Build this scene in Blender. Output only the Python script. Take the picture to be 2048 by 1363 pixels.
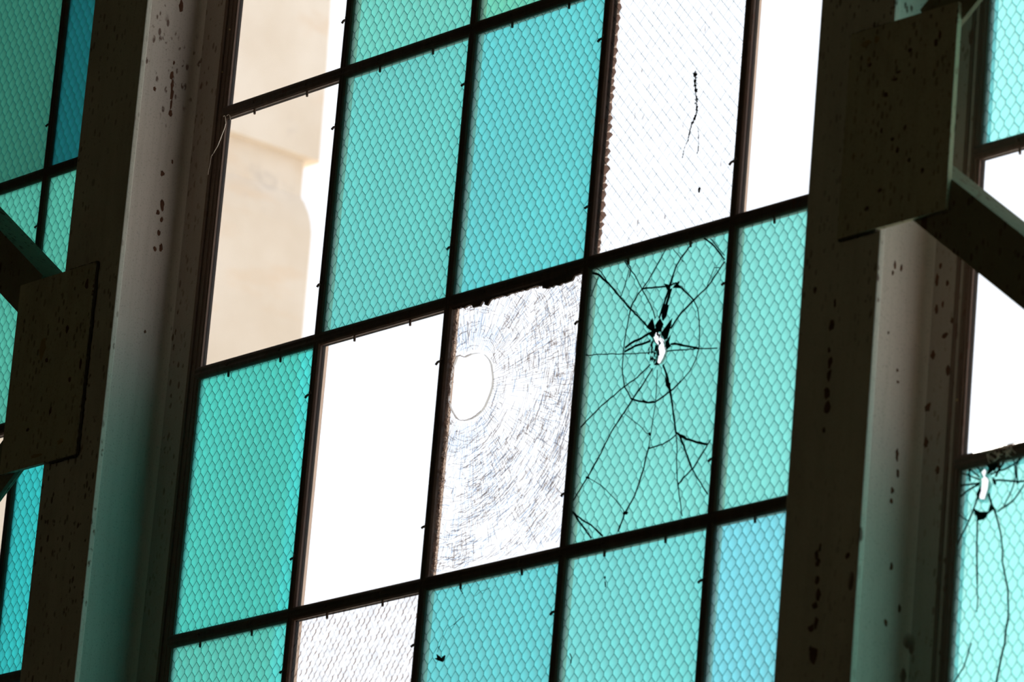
import bpy, bmesh, math, random
from mathutils import Vector, Matrix
for _o in list(bpy.data.objects): bpy.data.objects.remove(_o)
scene = bpy.context.scene
COL = scene.collection
# ---------------------------------------------------------------- units: u = pane widths, v = pane heights, n = pane widths into the hall
W, HR, Z0 = 0.40, 1.37585, 5.95
def P(u, v, n): return Vector((u*W, -n*W, Z0 + v*HR*W))

# ---------------------------------------------------------------- camera
cam_d = bpy.data.cameras.new('camera'); cam = bpy.data.objects.new('camera', cam_d); COL.objects.link(cam)
cam_d.sensor_width = 36.0; cam_d.sensor_fit = 'HORIZONTAL'; cam_d.lens = 11500/2048*36
cam_d.clip_start = 0.05; cam_d.clip_end = 300
_r = Vector((.6422245, .76210296, .08213867)); _u = Vector((.17454234, -.24974117, .95245174)); _f = Vector((-.7463797, .59735117, .29340913))
_m = Matrix((( _r.x, _u.x, -_f.x), (_r.y, _u.y, -_f.y), (_r.z, _u.z, -_f.z))).to_4x4()
_m.translation = Vector((22.40979*W, -15.90061*W, Z0 - 10.88234*W))
cam.matrix_world = _m
cam_d.dof.use_dof = True; cam_d.dof.focus_distance = 11.55; cam_d.dof.aperture_fstop = 8.0
scene.camera = cam

# ---------------------------------------------------------------- world (overcast-bright sky), sun, exposure
wd = bpy.data.worlds.new('sky'); scene.world = wd; wd.use_nodes = True
wn = wd.node_tree; wn.nodes.clear()
wo = wn.nodes.new('ShaderNodeOutputWorld'); wb = wn.nodes.new('ShaderNodeBackground'); wg = wn.nodes.new('ShaderNodeValToRGB')
wt = wn.nodes.new('ShaderNodeTexCoord'); ws = wn.nodes.new('ShaderNodeSeparateXYZ')
wg.color_ramp.elements[0].position = 0.0; wg.color_ramp.elements[0].color = (.93, .95, 1, 1)
wg.color_ramp.elements[1].position = 1.0; wg.color_ramp.elements[1].color = (.80, .88, 1, 1)
wn.links.new(wt.outputs['Generated'], ws.inputs[0]); wn.links.new(ws.outputs['Z'], wg.inputs[0]); wn.links.new(wg.outputs[0], wb.inputs[0])
wb.inputs[1].default_value = 1.4
wn.links.new(wb.outputs[0], wo.inputs[0])
sd = bpy.data.lights.new('sun', 'SUN'); sun = bpy.data.objects.new('sun', sd); COL.objects.link(sun)
sd.energy = 20.0; sd.angle = math.radians(0.6); sd.color = (1, .95, .86)
sun.rotation_euler = Vector((1.69, -1.0, -1.5)).to_track_quat('-Z', 'Y').to_euler()
sun.location = (-12, 9, 16)
vs = scene.view_settings; vs.view_transform = 'Standard'; vs.look = 'None'; vs.gamma = 1; vs.exposure = 0.0; vs.use_curve_mapping = False
try: scene.cycles.max_bounces = 14; scene.cycles.transparent_max_bounces = 24; scene.cycles.transmission_bounces = 10; scene.cycles.diffuse_bounces = 6
except Exception: pass

# ---------------------------------------------------------------- node helper
class NT:
    def __init__(s, name):
        s.m = bpy.data.materials.new(name); s.m.use_nodes = True; s.t = s.m.node_tree; s.t.nodes.clear()
        s.out = s.t.nodes.new('ShaderNodeOutputMaterial')
    def put(s, sock, v):
        if v is None: return
        if hasattr(v, 'is_linked') or isinstance(v, bpy.types.NodeSocket): s.t.links.new(v, sock)
        elif isinstance(v, (tuple, list)) and sock.type == 'RGBA' and len(v) == 3: sock.default_value = (*v, 1)
        else: sock.default_value = v
    def n(s, typ, ins=None, **kw):
        nd = s.t.nodes.new(typ)
        for k, v in kw.items(): setattr(nd, k, v)
        for k, v in (ins or {}).items(): s.put(nd.inputs[k], v)
        return nd
    def ma(s, op, a, b=None, c=None, clamp=False):
        nd = s.t.nodes.new('ShaderNodeMath'); nd.operation = op; nd.use_clamp = clamp
        s.put(nd.inputs[0], a); s.put(nd.inputs[1], b); s.put(nd.inputs[2], c); return nd.outputs[0]
    def mix(s, fac, a, b, mode='MIX'):
        nd = s.t.nodes.new('ShaderNodeMix'); nd.data_type = 'RGBA'; nd.blend_type = mode
        s.put(nd.inputs[0], fac); s.put(nd.inputs[6], a); s.put(nd.inputs[7], b); return nd.outputs[2]
    def ramp(s, fac, a, b, ca=(0,0,0), cb=(1,1,1)):
        nd = s.t.nodes.new('ShaderNodeValToRGB'); s.put(nd.inputs[0], fac)
        e = nd.color_ramp.elements; e[0].position = a; e[1].position = b; e[0].color = (*ca, 1); e[1].color = (*cb, 1); return nd.outputs[0]
    def xyz(s, scale=(1,1,1), off=None):
        tc = s.n('ShaderNodeTexCoord'); mp = s.n('ShaderNodeMapping', {'Vector': tc.outputs['Object'], 'Scale': scale})
        if off is not None: s.put(mp.inputs['Location'], off)
        return mp.outputs[0]
    def noise(s, scale, detail=3, rough=.55, vec=None, dist=0):
        nd = s.n('ShaderNodeTexNoise', {'Scale': scale, 'Detail': detail, 'Roughness': rough, 'Distortion': dist}); s.put(nd.inputs['Vector'], vec); return nd.outputs['Fac']
    def vor(s, scale, vec=None, feature='F1', rnd=1.0):
        nd = s.n('ShaderNodeTexVoronoi', {'Scale': scale, 'Randomness': rnd}, feature=feature); s.put(nd.inputs['Vector'], vec); return nd
    def surf(s, sh): s.t.links.new(sh, s.out.inputs[0])
    def bsdf(s, color, rough=.6, metal=0, bump=None, bs=.3, spec=.4):
        b = s.n('ShaderNodeBsdfPrincipled', {'Base Color': color, 'Roughness': rough, 'Metallic': metal, 'Specular IOR Level': spec})
        if bump is not None:
            bp_ = s.n('ShaderNodeBump', {'Strength': bs, 'Distance': .002, 'Height': bump}); s.put(b.inputs['Normal'], bp_.outputs[0])
        s.surf(b.outputs[0]); return b

def plain(name, color, rough=.8, var=.25, scale=6, bs=.3):
    t = NT(name); v = t.xyz(); nz = t.noise(scale, 5, .6, v)
    c = t.mix(nz, tuple(x*(1-var) for x in color), tuple(min(1, x*(1+var)) for x in color)); t.bsdf(c, rough, bump=t.noise(scale*12, 4, .6, v), bs=bs); return t.m

def hexgrid(t, vec, cw, ch):
    """gauge (0 centre .. 1 edge) of the wire cell and the local coords in it; vec in metres"""
    sp = t.n('ShaderNodeSeparateXYZ', {0: vec}); X = t.ma('DIVIDE', sp.outputs[0], cw); Zz = t.ma('DIVIDE', sp.outputs[2], ch)
    k, c = 1.264, .816
    def cell(ox, oz):
        a = t.ma('ADD', X, ox); dx = t.ma('SUBTRACT', a, t.ma('ROUND', a))
        b = t.ma('MULTIPLY', t.ma('ADD', Zz, oz), .5); dz = t.ma('MULTIPLY', t.ma('SUBTRACT', b, t.ma('ROUND', b)), 2.0)
        ax, az = t.ma('ABSOLUTE', dx), t.ma('ABSOLUTE', dz)
        g = t.ma('MAXIMUM', t.ma('MULTIPLY', ax, 2.0), t.ma('DIVIDE', t.ma('ADD', az, t.ma('MULTIPLY', ax, k)), c)); return g, dx, dz
    gA, xA, zA = cell(0, 0); gB, xB, zB = cell(.5, 1.0)
    s = t.ma('LESS_THAN', gB, gA); g = t.ma('MINIMUM', gA, gB)
    def sel(a, b): return t.ma('ADD', t.ma('MULTIPLY', a, t.ma('SUBTRACT', 1.0, s)), t.ma('MULTIPLY', b, s))
    return g, sel(xA, xB), sel(zA, zB)

def rnd_off(t, sc=3.0):
    oi = t.n('ShaderNodeObjectInfo'); r = oi.outputs['Random']
    return oi, t.n('ShaderNodeCombineXYZ', {0: t.ma('MULTIPLY', r, .37*sc), 1: 0.0, 2: t.ma('MULTIPLY', r, .91*sc)}).outputs[0]

# ---------------------------------------------------------------- glass materials (room face of a pane; the other faces are clear)
def teal_glass():
    t = NT('teal_wired_glass'); oi, off = rnd_off(t); v = t.xyz(off=off)
    # the rolled figure wanders a little
    wv = t.n('ShaderNodeTexNoise', {'Scale': 9.0, 'Detail': 1.0, 'Vector': v}); wob = t.n('ShaderNodeVectorMath', {0: wv.outputs['Color'], 1: (.5, .5, .5)}, operation='SUBTRACT')
    wob = t.n('ShaderNodeVectorMath', {0: wob.outputs[0], 'Scale': .008}, operation='SCALE'); vv = t.n('ShaderNodeVectorMath', {0: v, 1: wob.outputs[0]}, operation='ADD').outputs[0]
    g, dx, dz = hexgrid(t, vv, .0238, .0187)
    wire = t.ramp(g, .90, .955)
    seed = t.noise(520, 2, .6, v); blot = t.noise(7, 3, .5, v); big = t.noise(2.5, 2, .5, v)
    slope = t.ma('ADD', t.ma('MULTIPLY', dx, -.55), t.ma('MULTIPLY', dz, -.18))
    lens = t.ma('SUBTRACT', t.ma('ADD', 1.0, t.ma('MULTIPLY', slope, t.ma('ADD', .30, t.ma('MULTIPLY', blot, 1.3)))), t.ma('MULTIPLY', t.ma('MULTIPLY', g, g), .12))  # refraction shading of each wire cell painted into the tint
    br = t.ma('MULTIPLY', lens, t.ma('ADD', .86, t.ma('MULTIPLY', seed, .26)))
    br = t.ma('MULTIPLY', br, t.ma('ADD', .80, t.ma('MULTIPLY', big, .40)))
    dirt = t.ramp(t.noise(160, 2, .5, v), .735, .78)
    dirt = t.ma('MULTIPLY', dirt, t.ramp(t.noise(10, 2, .5, v), .5, .7))
    base = t.mix(1.0, oi.outputs['Color'], t.n('ShaderNodeCombineColor', {0: br, 1: br, 2: br}).outputs[0], 'MULTIPLY')
    base = t.mix(t.ma('MULTIPLY', wire, .80), base, (.002, .075, .068))
    base = t.mix(t.ma('MULTIPLY', dirt, .7), base, (.01, .05, .04))
    tr = t.n('ShaderNodeBsdfTranslucent', {'Color': base}); rf = t.n('ShaderNodeBsdfRefraction', {'Color': base, 'Roughness': .3, 'IOR': 1.0001})
    m0 = t.n('ShaderNodeMixShader', {0: t.ma('MULTIPLY', oi.outputs['Alpha'], .76), 1: tr.outputs[0], 2: rf.outputs[0]})
    dust = t.n('ShaderNodeBsdfTranslucent', {'Color': t.mix(t.ma('MULTIPLY', wire, .9), (.76, .92, .88), (.02, .16, .15))})     # film of pale dust on the weather side
    mx = t.n('ShaderNodeMixShader', {0: t.ma('MULTIPLY', oi.outputs['Alpha'], .13), 1: m0.outputs[0], 2: dust.outputs[0]})
    gl = t.n('ShaderNodeBsdfGlossy', {'Roughness': .3}); m2 = t.n('ShaderNodeMixShader', {0: .03, 1: mx.outputs[0], 2: gl.outputs[0]}); t.surf(m2.outputs[0]); return t.m
def clear_glass(name, kind):
    t = NT(name); oi, off = rnd_off(t); v = t.xyz(off=off)
    fleck = t.ma('MULTIPLY', t.ramp(t.noise(140, 2, .5, v), .76, .80), t.ramp(t.noise(9, 2, .5, v), .55, .75))
    col = t.mix(t.ma('MULTIPLY', fleck, .6), (.97, .98, .98), (.25, .2, .15))
    if kind == 'ribbed':      # hammered surface with a fine diamond wire
        mp = t.n('ShaderNodeMapping', {'Vector': v, 'Rotation': (0, math.radians(44), 0)}); sp = t.n('ShaderNodeSeparateXYZ', {0: mp.outputs[0]})
        def line(s, p): a = t.ma('FRACT', t.ma('DIVIDE', s, p)); return t.ma('LESS_THAN', t.ma('ABSOLUTE', t.ma('SUBTRACT', a, .5)), .033)
        l1, l2 = line(sp.outputs[0], .0175), line(sp.outputs[2], .0175)
        br1 = t.ramp(t.noise(60, 2, .5, v), .40, .6)
        col = t.mix(t.ma('MULTIPLY', t.ma('MULTIPLY', l1, t.ma('ADD', .45, t.ma('MULTIPLY', br1, .55))), .92), col, (.05, .09, .09))
        col = t.mix(t.ma('MULTIPLY', t.ma('MULTIPLY', l2, t.ma('ADD', .35, t.ma('MULTIPLY', br1, .65))), .84), col, (.06, .10, .11))
        v2 = t.n('ShaderNodeMapping', {'Vector': v, 'Scale': (95, 1, 34), 'Rotation': (0, math.radians(-9), 0)}).outputs[0]
        f = t.ma('MULTIPLY', t.ramp(t.noise(1.0, 2, .5, v2), .66, .76), t.ramp(t.noise(10, 2, .5, v), .30, .6)); col = t.mix(f, col, (.20, .15, .13))
    if kind == 'hammered':
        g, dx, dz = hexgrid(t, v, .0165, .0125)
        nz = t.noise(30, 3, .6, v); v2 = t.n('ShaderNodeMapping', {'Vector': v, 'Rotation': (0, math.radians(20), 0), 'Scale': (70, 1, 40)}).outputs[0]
        cr = t.ma('MULTIPLY', t.ramp(g, .42, .80), t.ramp(t.ma('ADD', dx, t.ma('MULTIPLY', dz, -.35)), .05, .30))  # crescent mask: tint painted in for darker things bent into view by refraction
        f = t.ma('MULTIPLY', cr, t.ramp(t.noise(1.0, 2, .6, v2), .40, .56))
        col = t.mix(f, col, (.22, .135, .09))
        col = t.mix(t.ma('MULTIPLY', t.ramp(nz, .35, .75), .5), col, (.44, .42, .42))
        wire = t.ma('LESS_THAN', t.ma('ABSOLUTE', t.ma('SUBTRACT', g, .94)), .035)
        col = t.mix(t.ma('MULTIPLY', wire, .30), col, (.1, .1, .13))
    tp = t.n('ShaderNodeBsdfTransparent', {'Color': col}); gl = t.n('ShaderNodeBsdfGlossy', {'Roughness': .08}); tl = t.n('ShaderNodeBsdfTranslucent', {'Color': (.85, .9, .95)})
    m0 = t.n('ShaderNodeMixShader', {0: .03, 1: tp.outputs[0], 2: tl.outputs[0]})
    m1 = t.n('ShaderNodeMixShader', {0: .03, 1: m0.outputs[0], 2: gl.outputs[0]}); t.surf(m1.outputs[0]); return t.m
def outer_face():
    t = NT('glass_outer_face'); tp = t.n('ShaderNodeBsdfTransparent', {'Color': (1, 1, 1)}); t.surf(tp.outputs[0]); return t.m
def rim(name, c):
    t = NT(name); tp = t.n('ShaderNodeBsdfTranslucent', {'Color': c}); tq = t.n('ShaderNodeBsdfDiffuse', {'Color': c}); m = t.n('ShaderNodeMixShader', {0: .5, 1: tp.outputs[0], 2: tq.outputs[0]}); t.surf(m.outputs[0]); return t.m
def hair(name, c):      # a hairline: the glass scatters a little of the light away
    t = NT(name); t.surf(t.n('ShaderNodeBsdfTransparent', {'Color': c}).outputs[0]); return t.m
M = {}
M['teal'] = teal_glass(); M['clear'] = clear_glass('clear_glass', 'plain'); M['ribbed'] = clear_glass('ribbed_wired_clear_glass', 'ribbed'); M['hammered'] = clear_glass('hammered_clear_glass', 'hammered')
M['outer'] = outer_face(); M['rim_teal'] = rim('broken_teal_edge', (.04, .16, .14)); M['rim_clear'] = rim('broken_clear_edge', (.95, .95, .95))
M['crack'] = rim('crack_line', (.008, .05, .042)); M['shard'] = rim('crushed_glass', (.012, .045, .04)); M['fine'] = hair('fine_crack', (.62, .57, .54)); M['fine_blue'] = hair('fine_crack_cool', (.62, .68, .76))

# ---------------------------------------------------------------- steel paint with rust
def steel(name, base, rust_amt=.5, scale=1.0, rough=.6, spec=.3):
    t = NT(name); v = t.xyz(); vz = t.xyz((1, 1, .45))
    mott = t.noise(5*scale, 4, .6, vz); fine = t.noise(260, 2, .6, v); stre = t.noise(1.0, 3, .6, t.xyz((70, 70, 3)))
    c = t.mix(mott, tuple(x*.80 for x in base), tuple(x*1.16 for x in base))
    c = t.mix(t.ma('MULTIPLY', t.ramp(fine, .56, .68), .35), c, tuple(x*.45 for x in base))
    c = t.mix(t.ma('MULTIPLY', t.ramp(stre, .45, .7), .14), c, (.22, .17, .12))
    zone = t.ramp(t.noise(3.2*scale, 3, .6, vz), .46-.13*rust_amt, .60)
    sp1 = t.vor(85, vz); spots = t.ma('MULTIPLY', t.ramp(t.ma('ADD', sp1.outputs['Distance'], t.ma('MULTIPLY', fine, .15)), .33, .42, (1,1,1), (0,0,0)), zone)
    spots = t.ma('MULTIPLY', spots, t.ramp(t.noise(55, 2, .5, v), .44, .54))
    sp2 = t.vor(32, vz); blobs = t.ma('MULTIPLY', t.ramp(t.ma('ADD', sp2.outputs['Distance'], t.ma('MULTIPLY', t.noise(120, 2, .5, v), .12)), .28, .33, (1,1,1), (0,0,0)), t.ramp(t.noise(6, 2, .6, vz), .60, .63))
    c = t.mix(t.ma('MULTIPLY', spots, .85), c, (.085, .035, .018)); c = t.mix(t.ma('MULTIPLY', blobs, .85), c, (.085, .03, .015))
    wash = t.ramp(t.noise(3.0, 5, .7, vz), .48, .70); c = t.mix(t.ma('MULTIPLY', wash, .45*rust_amt), c, (.13, .06, .035))
    h = t.ma('ADD', t.ma('MULTIPLY', fine, .25), t.ma('MULTIPLY', spots, .8)); t.bsdf(c, rough, bump=h, bs=.35, spec=spec); return t.m
M['column'] = steel('column_paint', (.49, .43, .365), .7, spec=.2); M['back_steel'] = steel('shaded_back_flange', (.33, .27, .23), .5, spec=.15); M['column_web'] = steel('column_web_paint', (.50, .43, .37), -.9, spec=.25); M['gusset'] = steel('gusset_paint', (.41, .355, .25), 1.3, 1.4, .85, .1); M['brace'] = steel('brace_paint', (.20, .175, .12), .8, 1.0, .95, .05)  # back flange: column paint darkened, shade of the room side put into the colour
M['muntin'] = steel('rusty_sash_steel', (.075, .045, .032), 1.0, 2); M['frame'] = steel('rusty_frame_steel', (.11, .065, .045), 1.0, 2)
M['putty'] = plain('glazing_putty', (.50, .36, .27), .9, .3, 25); M['rust'] = plain('rust_scab', (.11, .042, .02), .95, .5, 60, .8)
M['chip'] = plain('bare_primer', (.30, .20, .09), .9, .3, 60); M['wall'] = plain('plaster_wall', (.22, .20, .15), .9, .25, 1.2); M['floor'] = plain('concrete_floor', (.20, .18, .14), .9, .3, 1)
M['ceil'] = plain('dark_roof_deck', (.10, .09, .07), .9, .3, 1); M['ground'] = plain('yard_concrete', (.36, .34, .31), .9, .2, .3); M['web'] = plain('cobweb_silk', (.88, .76, .66), .9, .2, 40)
M['dark'] = plain('dry_debris', (.03, .025, .02), .9, .4, 60); M['weld'] = plain('weld_bead', (.08, .055, .035), .8, .5, 90, .8)
def stone():
    t = NT('tower_stone'); v = t.xyz(); a = t.noise(2.0, 4, .6, v); b = t.noise(2.4, 4, .6, t.xyz((1, 1, 2.6)))
    c = t.mix(t.ramp(a, .35, .65), (.70, .585, .465), (.79, .69, .585)); c = t.mix(t.ma('MULTIPLY', t.ramp(b, .52, .72), .55), c, (.70, .49, .31))
    d = t.noise(3.4, 5, .65, v); c = t.mix(t.ma('MULTIPLY', t.ramp(d, .60, .72), .5), c, (.36, .31, .29)); t.bsdf(c, .9, bump=t.noise(14, 4, .6, v), bs=.4, spec=.1); return t.m
M['stone'] = stone(); M['flake'] = rim('brown_glass_flake', (.62, .47, .40))
def fill_glass():  # glass of the added fill window, tinted to warm its light
    t = NT('fill_yellow_glass'); a = t.n('ShaderNodeBsdfTranslucent', {'Color': (.70, .64, .45)}); b = t.n('ShaderNodeBsdfTransparent', {'Color': (.70, .65, .48)})
    t.surf(t.n('ShaderNodeMixShader', {0: .5, 1: a.outputs[0], 2: b.outputs[0]}).outputs[0]); return t.m
M['fill_glass'] = fill_glass()

# ---------------------------------------------------------------- mesh helpers
def mesh_obj(name, bm, mats, parent=None, smooth=False, origin=None):
    me = bpy.data.meshes.new(name)
    if origin is not None: bmesh.ops.translate(bm, verts=bm.verts, vec=-Vector(origin))
    bm.normal_update(); bm.to_mesh(me); bm.free()
    for m in (mats if isinstance(mats, (list, tuple)) else [mats]): me.materials.append(M[m])
    if smooth: me.shade_smooth()
    o = bpy.data.objects.new(name, me); COL.objects.link(o)
    if origin is not None: o.location = origin
    if parent is not None:
        o.parent = parent; o.matrix_parent_inverse = Matrix.Translation(parent_world(parent)).inverted()
    return o
def parent_world(p):
    v = p.location.copy()
    return v
def mesh_sub(name, bm, mats, parent, smooth=False, origin=None):
    """child of a child: parent has its own parent whose location cancels out"""
    return mesh_obj(name, bm, mats, parent, smooth, origin)
def tag(o, label=None, cat=None, group=None, kind=None):
    if label: o['label'] = label
    if cat: o['category'] = cat; o['kind'] = 'thing'
    if group: o['group'] = group
    if kind: o['kind'] = kind
    return o
def empty(name, loc):
    o = bpy.data.objects.new(name, None); o.empty_display_size = .1; o.location = loc; COL.objects.link(o); return o
def box(bm, u0, u1, v0, v1, n0, n1, bev=0):
    cs = [P(u, v, n) for u in (u0, u1) for v in (v0, v1) for n in (n0, n1)]
    r = [bm.verts.new(c) for c in cs]
    f = [(0,1,3,2), (4,6,7,5), (0,4,5,1), (2,3,7,6), (0,2,6,4), (1,5,7,3)]
    fs = [bm.faces.new([r[i] for i in q]) for q in f]
    bmesh.ops.recalc_face_normals(bm, faces=fs)
    if bev: bmesh.ops.bevel(bm, geom=list({e for q in fs for e in q.edges}), offset=bev*W, segments=2, affect='EDGES', profile=.6)
    return r
def wbox(bm, a, b):
    r = [bm.verts.new((x, y, z)) for x in (a[0], b[0]) for y in (a[1], b[1]) for z in (a[2], b[2])]
    fs = [bm.faces.new([r[i] for i in q]) for q in [(0,1,3,2), (4,6,7,5), (0,4,5,1), (2,3,7,6), (0,2,6,4), (1,5,7,3)]]; bmesh.ops.recalc_face_normals(bm, faces=fs)
def prism(bm, prof, a, b, axis):
    """extrude a profile [(x, n)] along v (axis 'v') or [(v_metric, n)] along u (axis 'u')"""
    ra, rb = [], []
    for s, n in prof:
        if axis == 'v': ra.append(bm.verts.new(P(s, a, n))); rb.append(bm.verts.new(P(s, b, n)))
        else: ra.append(bm.verts.new(P(a, s, n))); rb.append(bm.verts.new(P(b, s, n)))
    k = len(prof); fs = [bm.faces.new((ra[i], ra[(i+1) % k], rb[(i+1) % k], rb[i])) for i in range(k)]
    fs += [bm.faces.new(ra[::-1]), bm.faces.new(rb)]; bmesh.ops.recalc_face_normals(bm, faces=fs)
def ribbon(bm, pts, w, n, th=.0012, taper=False):
    """a groove / hairline lying on the pane: flat bar of width w (in 1/1000 pane widths) along (u, v) points"""
    q = [Vector((p[0]*W, p[1]*HR*W)) for p in pts]; k = len(q); rows = []
    for i in range(k):
        d = (q[min(i+1, k-1)] - q[max(i-1, 0)]); d = d.normalized() if d.length > 1e-9 else Vector((1, 0)); s = Vector((-d.y, d.x))
        ww = w*.001*W*.5*(.35 if taper and i in (0, k-1) else 1)
        l, r = q[i] + s*ww, q[i] - s*ww
        rows.append([bm.verts.new((x.x, -nn*W, Z0 + x.y)) for x, nn in ((l, n), (l, n+th), (r, n+th), (r, n))])
    for i in range(k-1):
        for j in range(4): bm.faces.new((rows[i][j], rows[i][(j+1) % 4], rows[i+1][(j+1) % 4], rows[i+1][j]))
    bm.faces.new(rows[0][::-1]); bm.faces.new(rows[-1])
def wobble(pts, rng, amp, step=.02):
    out = [pts[0]]
    for a, b in zip(pts, pts[1:]):
        L = math.hypot(b[0]-a[0], (b[1]-a[1])*HR); m = max(1, int(L/step))
        for i in range(1, m+1):
            t = i/m; j = 0 if i == m else 1; out.append((a[0]+(b[0]-a[0])*t + j*rng.uniform(-amp, amp), a[1]+(b[1]-a[1])*t + j*rng.uniform(-amp, amp)))
    return out
def polyslab(bm, pts, n0, n1):
    a = [bm.verts.new(P(u, v, n0)) for u, v in pts]; b = [bm.verts.new(P(u, v, n1)) for u, v in pts]; k = len(pts)
    f1 = bm.faces.new(a); f2 = bm.faces.new(b[::-1]); fs = [f1, f2] + [bm.faces.new((a[i], b[i], b[(i+1) % k], a[(i+1) % k])) for i in range(k)]
    bmesh.ops.recalc_face_normals(bm, faces=fs)
def pane_bm(u0, u1, v0, v1, holes=(), nf=-.024, nb=-.038):
    """a pane as a slab with real holes: slot 0 = room face, 1 = outer face, 2 = rims"""
    bm = bmesh.new(); loops = [[(u0, v0), (u1, v0), (u1, v1), (u0, v1)]] + [list(h) for h in holes]; edges = []
    for lp in loops:
        vs_ = [bm.verts.new(P(u, v, nf)) for u, v in lp]
        edges += [bm.edges.new((vs_[i], vs_[(i+1) % len(vs_)])) for i in range(len(vs_))]
    if holes: bmesh.ops.triangle_fill(bm, use_beauty=True, use_dissolve=False, edges=edges)
    else: bm.faces.new(bm.verts[:])
    front = list(bm.faces)
    for f in front:
        f.normal_update()
        if f.normal.y > 0: f.normal_flip()
        f.material_index = 0
    r = bmesh.ops.extrude_face_region(bm, geom=front); nv = [g for g in r['geom'] if isinstance(g, bmesh.types.BMVert)]; nf_ = [g for g in r['geom'] if isinstance(g, bmesh.types.BMFace)]
    old = [f for f in bm.faces if f not in nf_]
    bmesh.ops.translate(bm, verts=nv, vec=(0, (nf-nb)*W, 0))
    for f in bm.faces:
        f.normal_update()
        f.material_index = 2 if abs(f.normal.y) < .5 else (0 if abs(f.calc_center_median().y - (-nf*W)) < 1e-5 else 1)
    return bm
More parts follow.
